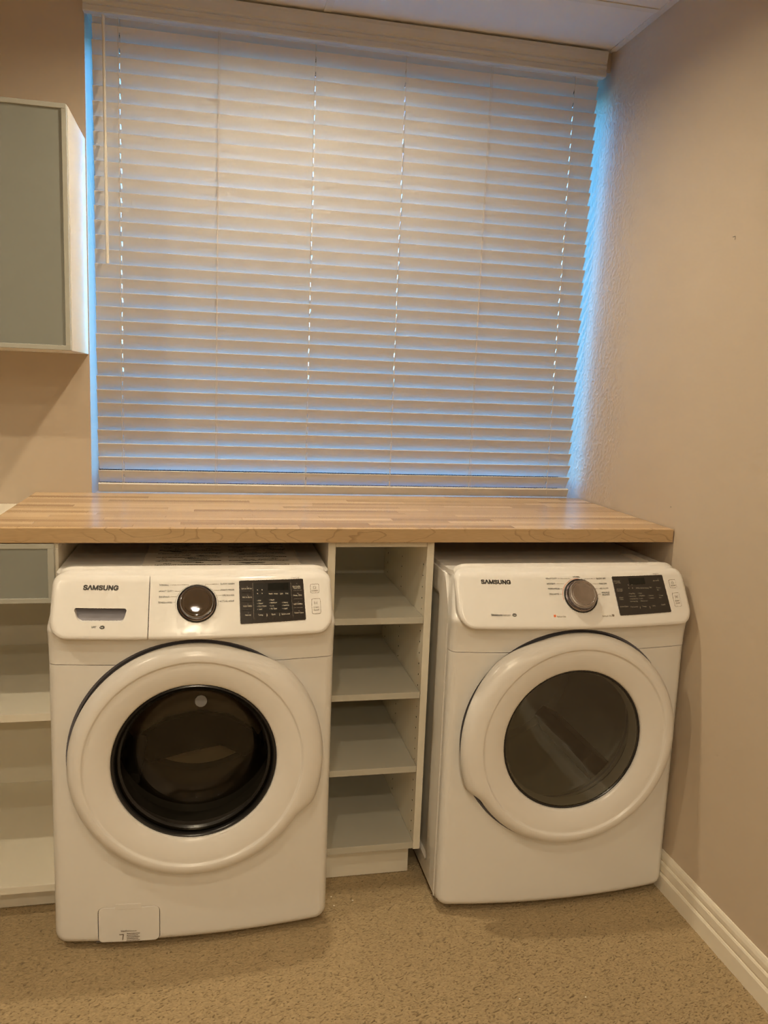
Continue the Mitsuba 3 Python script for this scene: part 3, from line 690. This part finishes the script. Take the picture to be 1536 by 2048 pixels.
        P('boot', off(sweep_rings([(.205, -.006), (.212, -.03), (.200, -.055), (.196, -.070), (.208, -.085), (.214, -.10), (.200, -.115)], 96)), 'rubber')
        drum = [(.205, -.112), (.245, -.118), (.247, -.13)] + [(.247-(.003 if k % 2 else 0), -.14-.02*k) for k in range(13)] + [(.247, -.41), (.235, -.424)]
        P('drum', off(sweep_rings(drum, 96)), 'steel_dark')
        P('drum_back', off(sweep_rings([(.2350, -.4240), (.2000, -.4300), (.1500, -.4240), (.1000, -.4320), (.0400, -.4260), (.0005, -.4260)], 96)), 'drum_brown')
        band = sg.Polygon([(-.150, -.035), (-.120, .006), (-.070, .036), (0, .048), (.070, .036), (.120, .006), (.150, -.035), (.110, -.050), (.05, -.020), (-.02, -.030), (-.10, -.048)]).buffer(.012).buffer(-.024).buffer(.012)
        bm = extrude(band, .030); v = bm.vertices
        P('drum_hub', off(trimesh.Trimesh(np.stack([v[:, 0]*1.35, -.420+v[:, 2], v[:, 1]*1.5-.135], 1), bm.faces[:, ::-1], process=False)), 'gasket')
        for q in (90, 210, 330):
            c, s_ = math.cos(math.radians(q+10)), math.sin(math.radians(q+10))
            fin = extrude(sg.Polygon([(-.03, 0), (-.014, .045), (0, .055), (.014, .045), (.03, 0)]), .24); v = fin.vertices
            rr_ = .247-v[:, 1]
            P('drum_lifter', off(trimesh.Trimesh(np.stack([rr_*c-v[:, 0]*s_, -.15-v[:, 2], rr_*s_+v[:, 0]*c], 1), fin.faces, process=False)), 'rubber')
    else:
        P('seal_ring', off(sweep_rings([(.1962, .046), (.1952, .0485), (.1925, .0490), (.1900, .0470), (.1895, .0440)], 120)), 'gasket', dr_, 40)
        win = [(.1930, .0470), (.1880, .0480), (.1500, .0500), (.1000, .0515), (.0005, .0520)]
        P('glass_window', off(sweep_rings(win, 96)), 'glass_smoke', dr_, True); say(t+'__door__glass_window', label='smoke tinted glass window')
        P('inner_rim', off(sweep_rings([(.1905, .0440), (.1850, .034), (.1830, .0130), (.1900, .0060)], 96)), 'drum_grey', dr_, 40)
        drum = [(.205, -.020), (.212, -.060), (.262, -.075), (.262, -.30), (.262, -.53), (.245, -.545), (.10, -.550), (.0005, -.548)]
        P('drum', off(sweep_rings(drum, 96)), 'drum_grey')
        for q, lm in ((92, 'steel_dark'), (226, 'drum_grey'), (314, 'steel_dark')):
            c, s_ = math.cos(math.radians(q)), math.sin(math.radians(q))
            fin = extrude(sg.Polygon([(-.040, 0), (-.020, .085), (.020, .085), (.040, 0)]), .40); v = fin.vertices.copy()
            rr_ = .262-v[:, 1]*(1-.35*np.clip((v[:, 2]-.28)/.12, 0, 1))
            P('drum_lifter', off(trimesh.Trimesh(np.stack([rr_*c-v[:, 0]*s_, -.10-v[:, 2], rr_*s_+v[:, 0]*c], 1), fin.faces, process=False)), lm)
        P('sticker', bx(.262, .300, -.26, -.10, .9501, .9506), 'paper')
    return t

WXC, DXC = -1.333, -0.347
wm = machine('washer', WXC, 'white front-loading washing machine under the counter with dark glass door and detergent drawer')
td = machine('dryer', DXC, 'white front-loading tumble dryer beside the right wall with smoky see-through door')

# printed sheet lying on the washer
ps = thing('instruction_sheet', 'large printed instruction sheet lying flat on top of the washer under the counter', 'sheet of paper')
zt = .9501
obj('sheet', box(-1.470, -1.066, .005, .36, zt, zt+.0006), 'paper', ps)
ink = []
rp = random.Random(11)
for c0, c1 in ((-1.440, -1.272), (-1.252, -1.095)):
    for j in range(7):
        y = .025+j*.046
        ink.append(box(c0, c1, y, y+.0045, zt+.0006, zt+.0009))
        for q in range(5):
            xx = rp.uniform(c0+.01, c1-.04); L = rp.choice([.012, .02, .05]); yy = y+rp.uniform(.012, .036)
            ink.append(box(xx, xx+L, yy, yy+.004, zt+.0006, zt+.0009))
k = obj('printing', cat(ink), 'ink', ps); say(k, label='black printed lines and small pictures')

# pale crumbs on the carpet
cr = [(-0.962, -0.010), (-0.960, -0.050), (-0.905, -0.035), (-0.575, -0.460), (-0.415, -0.480)]
where = ['tiny pale crumb on the carpet in front of the narrow shelf unit, nearest the washer', 'tiny pale crumb on the carpet beside the right edge of the washer, foremost of three', 'tiny pale crumb on the carpet midway between washer and dryer',
         'tiny pale crumb on the open carpet in front of the dryer handle', 'tiny pale crumb on the open carpet in front of the middle of the dryer']
for (x, y), lb in zip(cr, where):
    b = trimesh.creation.icosphere(subdivisions=1, radius=.0022); b.vertices *= [1.2, .8, .7]; b.apply_translation((x, y, .0005))
    k = obj('crumb', b, 'trim'); say(k, label=lb, category='crumb', group='pale crumbs on the carpet')
